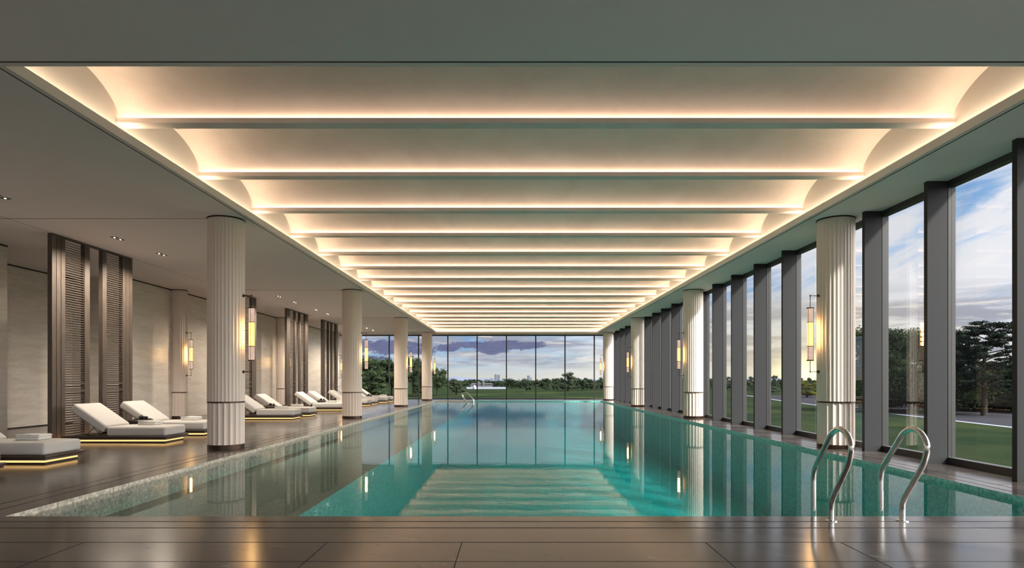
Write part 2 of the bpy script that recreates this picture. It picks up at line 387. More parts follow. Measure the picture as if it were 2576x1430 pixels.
# ------------------------------------------------------------------ ceiling
c = MB(); T = .08
c.box(-13.1, 6.75, NY-.2, CY0, H, H+T); c.box(-13.1, CX0, CY0, CY1, H, H+T)
c.box(CX1, 6.75, CY0, CY1, H, H+T); c.box(-13.1, 6.75, CY1, GY+.15, H, H+T)
ceiling = struct(c.build('ceiling', M['ceil']))
SWX0, SWX1, SWY0, SWY1 = CX0-.18, CX1+.18, CY0-.18, CY1+.18
c = MB()                                      # side walls of the recess and the lip round the opening
c.box(SWX0-.05, SWX0, SWY0, SWY1, H+T, 5.25); c.box(SWX1, SWX1+.05, SWY0, SWY1, H+T, 5.25)
c.box(SWX0, SWX1, SWY0-.05, SWY0, H+T, 5.25); c.box(SWX0, SWX1, SWY1, SWY1+.05, H+T, 5.25)
for b in ((CX0-.02, CX0+.012, CY0, CY1), (CX1-.012, CX1+.02, CY0, CY1), (CX0, CX1, CY0-.02, CY0+.012), (CX0, CX1, CY1-.012, CY1+.02)):
    c.box(*b, H-.004, H+T+.03)
c.build('coffer_wall', M['cove'], ceiling)
c = MB(); c.box(-13.1, 6.75, NY-.2, GY+.15, 5.3, 5.45); c.build('roof_slab', M['ceil'], ceiling)  # unseen slab added over the vaults to keep skylight out
bys = [7.97+2.05*n for n in range(-1, 16)] + [40.8]
for i in range(len(bys)-1):
    y0, y1 = bys[i], bys[i+1]
    vm = MB(); n = 24; vs = []; fs = []
    for k in range(n+1):
        t = k/n; yy = y0+(y1-y0)*t
        if yy > SWY1: yy = SWY1
        hh = (2*((yy-y0)/2.05)-1); hh = 4.53+.43*max(0, 1-abs(hh)**2.2)**.62
        vs += [(SWX0, yy, hh), (SWX1, yy, hh)]
    for k in range(n): fs.append((2*k, 2*k+1, 2*k+3, 2*k+2))
    vm.add(vs, fs, True); vm.build('vault', M['vault'], ceiling)
for yy in bys[1:-1]:
    b = MB(); b.box(SWX0, SWX1, yy-.095, yy+.085, 4.490, 4.512); b.box(SWX0, SWX1, yy-.085, yy+.075, 4.512, 4.53)
    b.box(SWX0, SWX1, yy-.085, yy-.077, 4.53, 4.558); b.box(SWX0, SWX1, yy+.067, yy+.075, 4.53, 4.558); b.build('beam', M['vault'], ceiling)
    for dy in (-.065, .05):  # far-side strip is added, unseen, to even out the vault light
        b = MB(); b.box(SWX0+.02, SWX1-.02, yy+dy, yy+dy+.014, 4.531, 4.541); b.build('beam_light_strip', M['led_beam'], ceiling)
b = MB()
b.box(SWX0+.05, SWX0+.08, SWY0+.05, SWY1-.05, H+T, H+T+.012); b.box(SWX1-.08, SWX1-.05, SWY0+.05, SWY1-.05, H+T, H+T+.012)
b.box(SWX0+.1, SWX1-.1, SWY1-.08, SWY1-.05, H+T, H+T+.012)
b.build('cove_light_strip', M['led_cove'], ceiling)
b = MB()                                      # shadow joints in the flat ceiling
for yy in ROWS:
    b.box(-9.26 if yy > 12 else -11.1, CX0-.5, yy-.09, yy-.075, H-.003, H+.001)
b.box(-9.262, -9.256, NY, 37, H-.002, H+.001)
b.box(CX0-.2, CX1+.2, CY0-.075, CY0-.055, H-.003, H+.001)
b.box(CX0-.075, CX0-.06, CY0, CY1, H-.003, H+.001); b.box(CX1+.06, CX1+.075, CY0, CY1, H-.003, H+.001)
b.build('shadow_joint', M['shadow'], ceiling)

# ------------------------------------------------------------------ walls
ALC = [(13.8, 18.3), (22.95, 27.15)]
w = MB(); ys = NY
for a, b_ in ALC: w.box(-13.05, WL, ys, a, 0, H); ys = b_
w.box(-13.05, WL, ys, GY-.05, 0, H)
for a, b_ in ALC: w.box(-13.05, WB, a, b_, 0, H)
wall = struct(w.build('wall_left', M['trav']))
w = MB(); ys = NY  # dark strips along the wall top stand in for a shadow line
for a, b_ in ALC: w.box(WL, WL+.012, ys, a, H-.035, H); w.box(WB, WB+.012, a, b_, H-.035, H); w.box(WB, WB+.01, a, b_, 0, .03); ys = b_
w.box(WL, WL+.012, ys, GY-.05, H-.035, H)
struct(w.build('shadow_line_trim', M['shadow']))


# ------------------------------------------------------------------ windows
wn = 0
def window(loc):
    global wn
    wn += 1; return empty('window_%d' % wn, loc, kind='structure')
mx = [-11.13+0*1] + [-.365+1.918*k for k in range(-5, 4)] + [6.55]
mx = [-11.1, -9.955] + [-.365+1.918*k for k in range(-4, 4)] + [6.55]
for i in range(len(mx)-1):
    a, b_ = mx[i], mx[i+1]; o = window(((a+b_)/2, GY, 0)); cx = (a+b_)/2
    m = MB(); t = .035
    m.box(a-cx, a+t-cx, -.07, .07, 0, H); m.box(b_-t-cx, b_-cx, -.07, .07, 0, H)
    m.box(a+t-cx, b_-t-cx, -.07, .07, 0, .055); m.box(a+t-cx, b_-t-cx, -.07, .07, H-.07, H)
    m.build('window_frame', M['frame'], o)
    m = MB(); m.box(a+t-cx, b_-t-cx, -.006, .006, .055, H-.07); m.build('glass_pane', M['glass'], o)
for k in range(9):                            # unseen rear wall, glazed to let daylight in behind the viewer
    a = -11.1+k*1.96; o = window((a, NY, 0)); m = MB()
    m.box(0, .05, -.06, .06, 0, H); m.box(.05, 1.96, -.06, .06, 0, .06); m.box(.05, 1.96, -.06, .06, H-.07, H); m.build('window_frame', M['frame'], o)
    m = MB(); m.box(.05, 1.96, -.006, .006, .06, H-.07); m.build('glass_pane', M['glass'], o)
FY = [9.325-1.6585*8 + 1.6585*k for k in range(0, 28)]
FY = [y for y in FY if NY < y < GY]
for i in range(len(FY)):
    a = FY[i]; b_ = FY[i+1] if i+1 < len(FY) else GY-.07
    o = window((GX, a, 0)); L = b_-a
    m = MB(); m.box(6.19-GX, 6.50-GX, 0, .08, 0, H); m.build('fin', M['fin'], o)
    m = MB(); m.box(-.06, .06, 0, .05, 0, H); m.box(-.06, .06, .05, L, 0, .10); m.box(-.06, .06, .05, L, H-.09, H)
    m.build('window_frame', M['frame'], o)
    m = MB(); m.box(-.006, .006, .05, L, .10, H-.09); m.build('glass_pane', M['glass'], o)
m = MB(); m.box(GX-.06, GX+.06, NY, FY[0], 0, H); struct(m.build('wall_right', M['fin']))

# ------------------------------------------------------------------ columns
def flute(mb, r, n, depth, z0, z1, sub=6):
    v = []; N = n*sub
    for z in (z0, z1):
        for i in range(N):
            t = (i % sub)/sub; rr = r - depth*math.sin(math.pi*t)**.8
            a = 2*math.pi*(i+.5)/N; v.append((rr*math.cos(a), rr*math.sin(a), z))
    mb.add(v, [(i, (i+1) % N, N+(i+1) % N, N+i) for i in range(N)], True)
    mb.add(v[N:], [tuple(range(N))], False); mb.add(v[:N], [tuple(reversed(range(N)))], False)
def column(r, n_up, n_lo):
    o = empty('column', (0, 0, 0))
    m = MB(); flute(m, r, n_up, r*.035, .862, H-.022, 8); m.build('upper_shaft', M['column'], o, 40)
    m = MB(); flute(m, r*.99, n_lo, r*.075, .075, .836, 10); m.build('lower_shaft', M['column'], o, 40)
    m = MB(); m.lathe([(r*1.0, .836), (r*1.0, .862)], 40); m.build('bronze_ring', M['bronze'], o, 40)
    m = MB(); m.lathe([(r*.985, 0), (r*.985, .075)], 40); m.build('base_ring', M['bronze'], o, 40)
    m = MB(); m.lathe([(r*1.025, H-.022), (r*1.025, H)], 40); m.build('cap_ring', M['bronze'], o, 40)
    return o
ordw = ['nearest', 'second nearest', 'third nearest', 'farthest']
big = column(.322, 32, 20)
first = True
for side, X in (('left', -5.285), ('right', 5.985)):
    for i, yy in enumerate(ROWS):
        o = big if first else copy_tree(big); first = False
        o.location = (X, yy, 0)
        tag(o, '%s of the four fluted cream columns along the %s edge of the pool' % (ordw[i], side), 'column', 'fluted poolside columns')
thin = column(.25, 26, 16)
first = True
for i, yy in enumerate(ROWS[1:]):
    o = thin if first else copy_tree(thin); first = False
    o.location = (-11.0, yy, 0)
    tag(o, ['slimmer fluted column against the travertine wall, left of the nearest poolside column',
            'slimmer fluted column against the wall, just left of the third louvred screen',
            'slimmer fluted column at the far end of the travertine wall, half hidden by a screen'][i], 'column', 'slim fluted wall columns')

# ------------------------------------------------------------------ sconces (arm points along local +x from the column surface)
def sconce():
    o = empty('wall_sconce', (0, 0, 1.4))
    z0 = 1.4; ax = .15
    for z, zz in ((1.405, 1.61), (2.812, 2.59)):
        m = MB(); m.tube([(.01, 0, z-z0), (ax, 0, z-z0)], .006, 8)
        m.tube([(ax, 0, z-z0-.018), (ax, 0, z-z0+.018)], .010, 8)
        m.tube([(ax, 0, z-z0), (ax, 0, zz-z0)], .006, 8)
        bk = m.build('bracket', M['bronze'], o, 40)
        m = MB(); m.tube([(-.01, 0, z-z0), (.012, 0, z-z0)], .028, 14); m.build('wall_plate', M['bronze'], bk, 40)
    rr = .052
    for a, b_ in ((1.625, 1.872), (2.328, 2.575)):
        m = MB(); m.lathe([(rr, a-z0), (rr, b_-z0)], 20, (ax, 0)); m.build('lamp_shade', M['lamp_end'], o, 40)
    m = MB(); m.lathe([(rr, 1.884-z0), (rr, 2.316-z0)], 20, (ax, 0)); m.build('lit_shade', M['lamp_mid'], o, 40)
    for a, b_, k in ((1.608, 1.625, .064), (1.872, 1.884, .055), (2.316, 2.328, .055), (2.575, 2.592, .064)):
        m = MB(); m.lathe([(k, a-z0), (k, b_-z0)], 20, (ax, 0)); m.build('metal_band', M['bronze'], o, 40)
    for g_ in range(3):
        an = 2*math.pi*g_/3+2.6; xx, yy = ax+.055*math.cos(an), .055*math.sin(an)
        m = MB(); m.tube([(xx, yy, 1.61-z0), (xx, yy, 2.59-z0)], .0035, 6); m.build('frame_rod', M['bronze'], o, 40)
    return o
sc0 = sconce(); first = True
for side, X, rz in (('left', -5.285+.322, 0), ('right', 5.985-.322, math.pi)):
    for i, yy in enumerate(ROWS):
        o = sc0 if first else copy_tree(sc0); first = False
        o.location = (X, yy, 1.4); o.rotation_euler = (0, 0, rz)
        tag(o, 'lit tubular lantern bracketed to the %s %s-hand poolside column' % (ordw[i], side), 'wall lamp', 'lanterns on the poolside columns')
for i, yy in enumerate(ROWS[1:]):
    o = copy_tree(sc0); o.location = (-10.755, yy, 1.4); o.rotation_euler = (0, 0, 0)
    tag(o, ['lit tubular lantern on the slim wall column left of the nearest poolside column',
            'tubular lantern on the middle slim wall column, its body behind the third louvred screen',
            'small lit lantern on the farthest slim wall column beyond the last louvred screen'][i], 'wall lamp', 'lanterns on the wall columns')

sp_ = bpy.data.lights.new('lantern_glow', 'POINT'); sp_.energy = 3.2; sp_.color = (1, .70, .36); sp_.shadow_soft_size = .04
for o in [o for o in C.objects if o.name.startswith('wall_sconce')]:
    for k in range(5):
        l_ = bpy.data.objects.new('lantern_glow', sp_); C.objects.link(l_); l_.parent = o; l_.location = (.15, 0, .52+.09*k)
# ------------------------------------------------------------------ louvred screens (run along y, origin at near end of the room-side face)
def screen():
    o = empty('louvred_screen', (0, 0, 0)); D = -.09
    HT = H-.004
    for y0, y1 in ((0, .115), (.13, .245), (.26, .375)):
        m = MB(); m.box(D, 0, y0, y1, 0, HT-.03); m.build('end_board', M['wood'], o)
    for y0, y1 in ((2.29, 2.41), (2.425, 2.545), (2.56, 2.67)):
        m = MB(); m.box(D, 0, y0, y1, 0, HT-.03); m.build('end_board', M['wood'], o)
    for y0, y1 in ((.10, .3), (2.38, 2.6)):
        m = MB(); m.box(D+.01, -.012, y0, y1, 0, HT-.03); m.build('board_backing', M['wood_dark'], o)
    m = MB(); m.box(.05, .075, .05, 2.62, 0, .008); m.build('uplight_strip', M['uplight'], o)
    for y0, y1 in ((.97, 1.13), (1.56, 1.70)):
        m = MB(); m.box(D, 0, y0, y1, 0, HT-.03); m.build('post', M['wood'], o)
    m = MB(); m.box(D, 0, 0, 2.67, HT-.03, HT); m.build('top_rail', M['wood'], o)
    m = MB()
    for (y0, y1) in ((.375, .97), (1.70, 2.29)):
        s = MB()
        for lo, hi in ((.05, 1.0), (1.045, 1.155), (1.20, HT-.05)):
            k = 0
            while lo + k*.05 < hi-.02:
                z = lo+k*.05; k += 1
                s.box(-.022, .022, y0, y1, -.004, .004, mat=Matrix.Translation((-.035, 0, z+.02)) @ Matrix.Rotation(R(28), 4, 'Y'))
        s.build('louvre', M['wood'], o)
        for a_, b_ in ((1.005, 1.04), (1.16, 1.195), (0, .045)):
            r_ = MB(); r_.box(D+.02, -.003, y0, y1, a_, b_); r_.build('cross_rail', M['wood'], o)
    return o
s0 = screen()
sl = ['nearest full-height brown louvred wood screen, standing behind the first full sun lounger',
      'brown louvred wood screen half hidden behind the nearest left-hand column',
      'tall brown louvred wood screen to the right of the slim column, third from the front',
      'farthest brown louvred wood screen, just left of the second poolside column']
for i, yy in enumerate((12.6, 20.0, 25.75, 30.6)):
    o = s0 if i == 0 else copy_tree(s0)
    o.location = (-9.262, yy, 0); tag(o, sl[i], 'wooden screen', 'full-height louvred screens')

# ------------------------------------------------------------------ sun loungers
def lounger():
    o = empty('sun_lounger', (0, 0, 0))      # origin: floor under the near foot corner of the seat cushion
    m = MB(); m.rbox(-2.05, .04, -.03, .83, .100, .138, .008, 2); m.build('platform', M['platform'], o, 50)
    m = MB(); m.rbox(-2.02, .02, -.01, .81, .064, .097, .006, 2); m.build('lower_platform', M['platform'], o, 50)
    m = MB(); m.box(-1.93, -.03, .05, .75, 0, .026); m.build('plinth', M['wood_dark'], o)
    m = MB(); m.box(-1.93, -.035, .045, .755, .028, .062); m.build('light_strip', M['led'], o)
    m = MB(); m.rbox(-1.18, 0, 0, .80, .139, .318, .045, 5, puff=.012); m.build('seat_cushion', M['fabric'], o, 60)
    mt = Matrix.Translation((-1.262, 0, .193)) @ Matrix.Rotation(R(34.7), 4, 'Y')
    m = MB(); m.rbox(-.80, 0, 0, .80, 0, .172, .045, 5, mat=mt, puff=.012); b = m.build('back_cushion', M['fabric'], o, 60)
    m = MB(); m.box(-.76, 0, .06, .74, -.014, -.002, mat=mt); m.build('backrest_frame', M['bronze'], o)
    m = MB()
    for yy in (.10, .70):
        for P_ in ([(-1.62, yy, .14), (-1.47, yy, .33)], [(-1.36, yy, .15), (-1.52, yy, .35)]):
            m = MB(); m.tube(P_, .006, 6); m.build('support_rod', M['bronze'], o)
    m = MB(); m.tube([(-1.62, .10, .145), (-1.62, .70, .145)], .005, 6)
    m.build('support_rod', M['bronze'], o)
    return o
LY = [7.66, 9.23, 12.44, 14.0, 19.72, 21.28, 25.25, 26.83, 29.87, 31.45, 34.05, 35.63]
WH = ['cut off at the left edge of the photo',
      'in the lower left corner',
      'fully in view before the nearest louvred screen',
      'with its foot meeting the nearest left column',
      'emerging from behind the nearest left column',
      'lit warm underneath, right of the nearest left column',
      'running behind the second left column',
      'just behind the one running into the second column',
      'with its backrest before the last louvred screen',
      'with its headrest tip just left of the second column',
      'second from the far end',
      'farthest away, touching the third left column in view']
def towel():
    m = MB()
    m.rbox(0, .36, 0, .30, 0, .048, .022, 4); m.rbox(.006, .362, .008, .304, .049, .072, .011, 3)
    m.rbox(.012, .350, .02, .29, .073, .084, .005, 2); m.rbox(.0, .14, .004, .05, .083, .091, .004, 2)
    m.tube([(.13, .045, .088), (.17, .05, .094), (.20, .06, .087)], [.004, .007, .004], 8)
    for k in range(7): m.tube([(.01+k*.018, .0, .088), (.012+k*.018, -.004, .080)], .003, 5)
    return m.build('folded_towel', M['towel'], None, 50)
L0 = lounger(); T0 = towel()
for i, yy in enumerate(LY):
    o = L0 if i == 0 else copy_tree(L0); o.location = (-6.895, yy, 0)
    tag(o, 'white cushioned lounger %s' % WH[i], 'sun lounger', 'white sun loungers on glowing platforms')
    t = T0 if i == 0 else T0.copy()
    if i: C.objects.link(t)
    t.location = (-7.62+.03*math.sin(i*2.3), yy+.33, .3285); t.rotation_euler = (0, 0, R(2*math.sin(i*1.7)))
    tag(t, 'folded white towel on the lounger %s' % WH[i], 'towel', 'folded towels on the loungers')
def side_table():
    o = empty('side_table', (0, 0, 0))
    m = MB(); m.rbox(-.175, .175, -.175, .175, .34, .395, .004, 1); m.build('table_top', M['wood'], o)
    m = MB(); m.box(-.165, .165, -.165, .165, .02, .34); m.box(-.14, .14, -.14, .14, 0, .02); m.build('base', M['wood_dark'], o)
    return o
def cup():
    m = MB(); m.lathe([(.018, 0), (.030, .012), (.036, .04), (.034, .058), (.030, .058), (.030, .045), (.0, .02)], 14, caps=False)
    m.add([(.018*math.cos(a), .018*math.sin(a), 0) for a in [2*math.pi*k/14 for k in range(14)]], [tuple(reversed(range(14)))])
    return m.build('cup', M['black'], None, 50)
def pot():
    o = empty('teapot', (0, 0, 0))
    m = MB(); m.lathe([(.025, 0), (.045, .02), (.048, .045), (.034, .066), (.02, .07)], 16); m.build('body', M['black'], o, 50)
    m = MB(); m.lathe([(.026, .07), (.018, .077), (.006, .08), (.008, .09), (.003, .094)], 12); m.build('lid', M['black'], o, 50)
    m = MB(); m.tube([(-.04, 0, .05), (-.07, 0, .06), (-.075, 0, .035), (-.045, 0, .025)], .005, 6); m.build('handle', M['black'], o, 50)
    m = MB(); m.tube([(.042, 0, .035), (.06, 0, .05), (.072, 0, .068)], [.009, .006, .004], 8); m.build('spout', M['black'], o, 50)
    return o
PW = ['at the left edge', 'before the nearest screen', 'just right of the nearest column',
      'just left of the second column', 'hidden behind the second column', 'beyond the second column']
tb = tr = cu = po = None
for i in range(6):
    yy = (LY[2*i]+.80+LY[2*i+1])/2
    tb = side_table() if i == 0 else None
    if i == 0: TB0 = tb
    o = TB0 if i == 0 else copy_tree(TB0); o.location = (-8.08, yy, 0)
    tag(o, 'low square brown table between loungers, %s' % PW[i], 'side table', 'side tables between the loungers')
    if i == 0:
        m = MB(); m.rbox(-.14, .14, -.10, .10, 0, .010, .004, 1); m.box(-.14, .14, -.10, -.094, .01, .018); m.box(-.14, .14, .094, .10, .01, .018)
        m.box(-.14, -.134, -.1, .1, .01, .018); m.box(.134, .14, -.1, .1, .01, .018)
        TR0 = m.build('tray', M['black']); CU0 = cup(); PO0 = pot()
    def inst(a): 
        if i == 0: return a
        return copy_tree(a)
    o = inst(TR0); o.location = (-8.04, yy, .395); tag(o, 'black tray on the side table %s' % PW[i], 'tray', 'trays on the side tables')
    o = inst(PO0); o.location = (-8.07, yy+.02, .405); tag(o, 'small black teapot on the side table %s' % PW[i], 'teapot', 'teapots on the side tables')
    o = inst(CU0); o.location = (-7.95, yy-.02, .405); tag(o, 'small black cup on the side table %s' % PW[i], 'cup', 'cups on the side tables')

# ------------------------------------------------------------------ ladders
def rounded(pts, r=.07, n=6):
    P = [Vector(p) for p in pts]; out = [P[0]]
    for i in range(1, len(P)-1):
        a = (P[i-1]-P[i]); b = (P[i+1]-P[i]); k = min(r, a.length*.48, b.length*.48)
        A = P[i]+a.normalized()*k; B = P[i]+b.normalized()*k
        for j in range(n+1):
            t = j/n; out.append(A*(1-t)**2+P[i]*2*t*(1-t)+B*t*t)
    out.append(P[-1]); return out
PR = [(0, 0), (0, .17), (-.30, .555), (-.345, .70), (-.27, .80), (-.14, .84), (-.02, .79), (.295, .43), (.324, .34), (.324, -.95)]
def ladder(name, gap, label, drop=0.0):
    o = empty(name, (0, 0, 0), label=label, cat='pool ladder', group='steel pool ladders')
    for x in (0, gap):
        P = [(x, u, z) for u, z in PR]
        P = rounded(P, .11, 8)
        m = MB(); m.tube(P, .0245, 18); m.build('handrail', M['chrome'], o, 60)
        m = MB(); m.lathe([(.052, 0), (.052, .006), (.030, .014), (.027, .014)], 24, (x, 0)); m.build('flange', M['chrome'], o, 40)
    for z in (-.35, -.60, -.85):
        m = MB(); m.rbox(.0, gap, .29, .36, z-.012, z+.012, .005, 1); m.build('tread', M['chrome'], o)
    return o
a = ladder('pool_ladder', .632, 'pair of bent polished steel ladder rails standing on the deck at lower right')
a.location = (2.832, 5.555, 0)
b = ladder('pool_ladder', .50, 'small distant steel ladder on the shelf edge at the far left end of the pool')
b.location = (-2.565, 36.9, SZ); b.rotation_euler = (0, 0, R(-90))

# ------------------------------------------------------------------ downlights
def downlight():
    o = empty('ceiling_downlight', (0, 0, H))
    for y in (0, .2):
        m = MB(); w_ = .06
        m.box(-w_, w_, y-w_, y+w_, -.004, -.001); ap = m.build('dark_aperture', M['groove'], o)
        m = MB(); m.lathe([(.012, -.010), (.016, -.004)], 12, (0, y)); m.build('bulb', M['bulb'], ap)
    return o
d0 = downlight()
DL = [10.0, 13.0, 14.65, 22.1, 23.7, 26.3, 27.95, 35.5, 37.1]
DN = ['at the very left edge of the photo', 'above the nearest louvred screen', 'just left of the nearest poolside column',
      'first one seen right of the nearest column', 'second one seen right of the nearest column',
      'third one seen right of the nearest column', 'just left of the second poolside column', 'just right of the second column',
      'farthest away, before the third column']
sl_ = bpy.data.lights.new('downlight_beam', 'SPOT'); sl_.energy = 330; sl_.color = (1, .86, .70); sl_.spot_size = R(155); sl_.spot_blend = .5; sl_.shadow_soft_size = .04
for i, yy in enumerate(DL):
    o = d0 if i == 0 else copy_tree(d0); o.location = (-8.26, yy, H)
    tag(o, 'twin square recessed ceiling spotlight %s' % DN[i], 'downlight', 'twin downlights over the loungers')
    if i == 0: continue
    s_ = bpy.data.objects.new('downlight_beam', sl_); C.objects.link(s_); s_.parent = o; s_.location = (0, .1, -.03)

# ------------------------------------------------------------------ outside
GZ = -4.0
m = MB(); n = 40
m.add([(-9000, -9000, GZ), (9000, -9000, GZ), (9000, 14000, GZ), (-9000, 14000, GZ)], [(0, 1, 2, 3)])
struct(m.build('lawn', M['lawn']))
def px(x, d): return (x-1288)/1574*d
m = MB(); P = [(48, 48), (54.5, 66), (59, 98), (66, 150), (80, 215)]
for i in range(len(P)-1):
    (x0, y0), (x1, y1) = P[i], P[i+1]; m.add([(x0, y0, GZ+.02), (x0+1.0, y0, GZ+.02), (x1+1.0, y1, GZ+.02), (x1, y1, GZ+.02)], [(0, 1, 2, 3)])
path = struct(m.build('garden_path', M['path']))
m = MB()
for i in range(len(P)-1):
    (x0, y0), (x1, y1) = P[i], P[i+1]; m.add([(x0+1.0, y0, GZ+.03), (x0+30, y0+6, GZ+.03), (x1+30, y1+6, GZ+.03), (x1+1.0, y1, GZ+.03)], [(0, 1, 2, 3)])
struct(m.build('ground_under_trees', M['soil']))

def leaves(centres, radii, count, size, rng, flat=1.0):
    k = len(centres); idx = rng.integers(0, k, count)
    u = rng.normal(size=(count, 3)); u /= np.linalg.norm(u, axis=1)[:, None]
    rad = rng.random(count)**.4
    c = np.array(centres)[idx] + u*(np.array(radii)[idx]*rad[:, None])
    a = rng.normal(size=(count, 3)); a[:, 2] *= flat; a /= np.linalg.norm(a, axis=1)[:, None]
    b = np.cross(a, rng.normal(size=(count, 3))); b /= np.linalg.norm(b, axis=1)[:, None]
    s = size*(.6+.8*rng.random(count))[:, None]
    v = np.stack([c-a*s, c-b*s*.6, c+a*s, c+b*s*.6], 1).reshape(-1, 3)
    f = np.arange(count*4).reshape(-1, 4); return v, f
def blob(mb, c, r, rng, sub=2):
    bm = bmesh.new(); bmesh.ops.create_icosphere(bm, subdivisions=sub, radius=1)
    for v in bm.verts:
        k = 1+.22*(rng.random()-.5)
        v.co = Vector((c[0]+v.co.x*r[0]*k, c[1]+v.co.y*r[1]*k, c[2]+v.co.z*r[2]*k))
    bm.verts.index_update(); mb.add([v.co[:] for v in bm.verts], [[v.index for v in f.verts] for f in bm.faces], True); bm.free()
def tree_mesh(seed, count, size, kind, nblob=22, core=.62):
    """unit tree: height 1, crown radius .5 -> scaled per instance"""
    rng = np.random.default_rng(seed); cs = []; rs = []
    lo = .12 if kind == 'bushy' else .3
    for k in range(nblob):
        t = rng.random(); a = rng.random()*6.283
        z = lo+.06+t*(.86-lo); w = .40*math.sqrt(max(.08, 1-((z-(lo+.28))/(.98-lo-.20))**2)) if z > lo+.28 else .40*(.72+.28*(z-lo)/.28)
        q = math.sqrt(rng.random())*w; s = (.10+.09*rng.random())*(1.15 if t < .6 else .85)
        cs.append((q*math.cos(a), q*math.sin(a), z)); rs.append((s*1.15, s*1.15, s*.85))
    v, f = leaves(cs, [tuple(x*1.12 for x in r) for r in rs], count, size, rng)
    mb = MB()
    for c_, r_ in zip(cs, rs): blob(mb, c_, tuple(x*core for x in r_), rng, 1)
    mb.add([tuple(p) for p in v.tolist()], [tuple(q) for q in f.tolist()])
    tr_ = MB(); tr_.tube([(0, 0, 0), (.01, 0, .25), (-.01, .01, .55), (0, 0, .75)], [.032, .026, .016, .006], 8)
    for c_ in cs[::3]: tr_.tube([(0, 0, max(.15, c_[2]-.25)), (c_[0]*.5, c_[1]*.5, c_[2]-.08), c_], [.012, .008, .004], 5, cap=False)
    return mb, tr_
def make_tree(seed, count, size, kind, mat, nblob=22, core=.62, name='tree'):
    a_, b_ = tree_mesh(seed, count, size, kind, nblob, core)
    o = empty(name, (0, 0, 0)); a_.build('foliage', M[mat], o); b_.build('trunk', M['bark'], o, 60); return o
def place(o, xp, d, top, wpx, rz=0.0):
    h = (957-top)*d/1574+1.25-GZ; w_ = wpx*d/1574
    o.location = (px(xp, d), d, GZ); o.scale = (w_, w_, h); o.rotation_euler = (0, 0, rz)
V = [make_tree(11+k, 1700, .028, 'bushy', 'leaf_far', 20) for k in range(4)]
used = set(); rr = random.Random(5)
def far_tree(k, *a, label, group=None, name=None):
    if k in used: o = copy_tree(V[k])
    else: o = V[k]; used.add(k)
    place(o, *a, rz=rr.random()*6.28); tag(o, label, 'tree', group); return o
gl = 'distant dark tree in the line of trees across the far lawn'
xs = [1176, 1190, 1200, 1214, 1226, 1238, 1250, 1262, 1274, 1286, 1297, 1309, 1321, 1333, 1346, 1357, 1392, 1404, 1416, 1440, 1452, 1464, 1476, 1500, 1512, 1524, 1536, 1549, 1562, 1576]
for i, xx in enumerate(xs):
    dd = (395 if xx < 1360 else 322)+rr.random()*40
    far_tree(i % 4, xx, dd, 959-rr.random()*6 if xx < 1380 else 956-rr.random()*6, 26+rr.random()*10, label=gl, group='distant treeline across the lawn')
for i, xx in enumerate(range(1590, 2060, 15)):
    dd = 300+rr.random()*60
    far_tree(i % 4, xx, dd, 957-rr.random()*(14 if i % 4 == 0 else 7), 26+rr.random()*12, label='distant tree in the low treeline seen through the right-hand windows', group='treeline behind the right-hand windows')
far_tree(0, 1429, 300, 937, 62, label='broad tall tree rising above the treeline near the middle right of the far windows')
far_tree(1, 1372, 310, 951, 38, label='rounded tree left of the broad tall one on the far lawn')
far_tree(2, 1487, 310, 954, 32, label='smaller tree right of the broad tall one in the far windows')
far_tree(3, 1325, 300, 953, 30, label='dark tree just right of the distant grey tower block')
far_tree(2, 1148, 225, 953, 60, label='low round dark tree standing alone on the lawn left of the distant city')
far_tree(1, 1655, 240, 925, 44, label='taller tree seen in the narrow gaps between the far right fins')
far_tree(0, 1690, 260, 942, 30, label='thin tree between the fins just left of the second right-hand column')
NEARL = [make_tree(31+k, 5500, .017, 'tall' if k else 'bushy', 'leaf', 30, .6) for k in range(3)]
used2 = set()
LT = [(858, 205, 912, 95, 0, 'dark tree at the left end of the far windows, behind the last loungers'),
      (935, 190, 930, 100, 0, 'round mid-green tree in front of the taller trees, right of the second column'),
      (925, 225, 900, 105, 1, 'tall dark tree behind the round one, right of the second left column'),
      (985, 220, 896, 90, 2, 'tall dark tree seen just left of the third left column'),
      (1040, 215, 897, 84, 1, 'tall airy tree between the third and fourth left columns'),
      (1062, 200, 925, 70, 0, 'dark tree behind the farthest left column'),
      (1100, 215, 922, 62, 2, 'dark tree just right of the farthest left column')]
for (x, d, t, w_, k, lab) in LT:
    if k in used2: o = copy_tree(NEARL[k])
    else: o = NEARL[k]; used2.add(k)
    place(o, x, d, t, w_, rz=rr.random()*6.28); tag(o, lab, 'tree', 'tall trees left of the far lawn')
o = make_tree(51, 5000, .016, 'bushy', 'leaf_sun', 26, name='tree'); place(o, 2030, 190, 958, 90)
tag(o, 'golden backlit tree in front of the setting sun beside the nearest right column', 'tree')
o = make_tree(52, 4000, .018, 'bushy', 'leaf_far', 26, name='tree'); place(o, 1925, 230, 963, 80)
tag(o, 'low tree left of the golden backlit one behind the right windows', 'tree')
o = make_tree(61, 26000, .0115, 'bushy', 'leaf', 44, .6, 'broadleaf_tree'); place(o, 2190, 104, 826, 220)
tag(o, 'large dense dark broadleaf tree behind the nearest right-hand column', 'tree')
o = make_tree(62, 26000, .0115, 'bushy', 'leaf', 44, .6, 'broadleaf_tree'); place(o, 2335, 100, 822, 260)
tag(o, 'large dense dark broadleaf tree left of the pine behind the window fins', 'tree')
o = make_tree(63, 12000, .016, 'bushy', 'leaf', 34, .7, 'broadleaf_tree'); place(o, 2470, 112, 905, 210)
tag(o, 'lower bushy dark tree behind the trunk of the pine', 'tree')
o = make_tree(64, 12000, .016, 'bushy', 'leaf', 34, .7, 'broadleaf_tree'); place(o, 2640, 100, 880, 220)
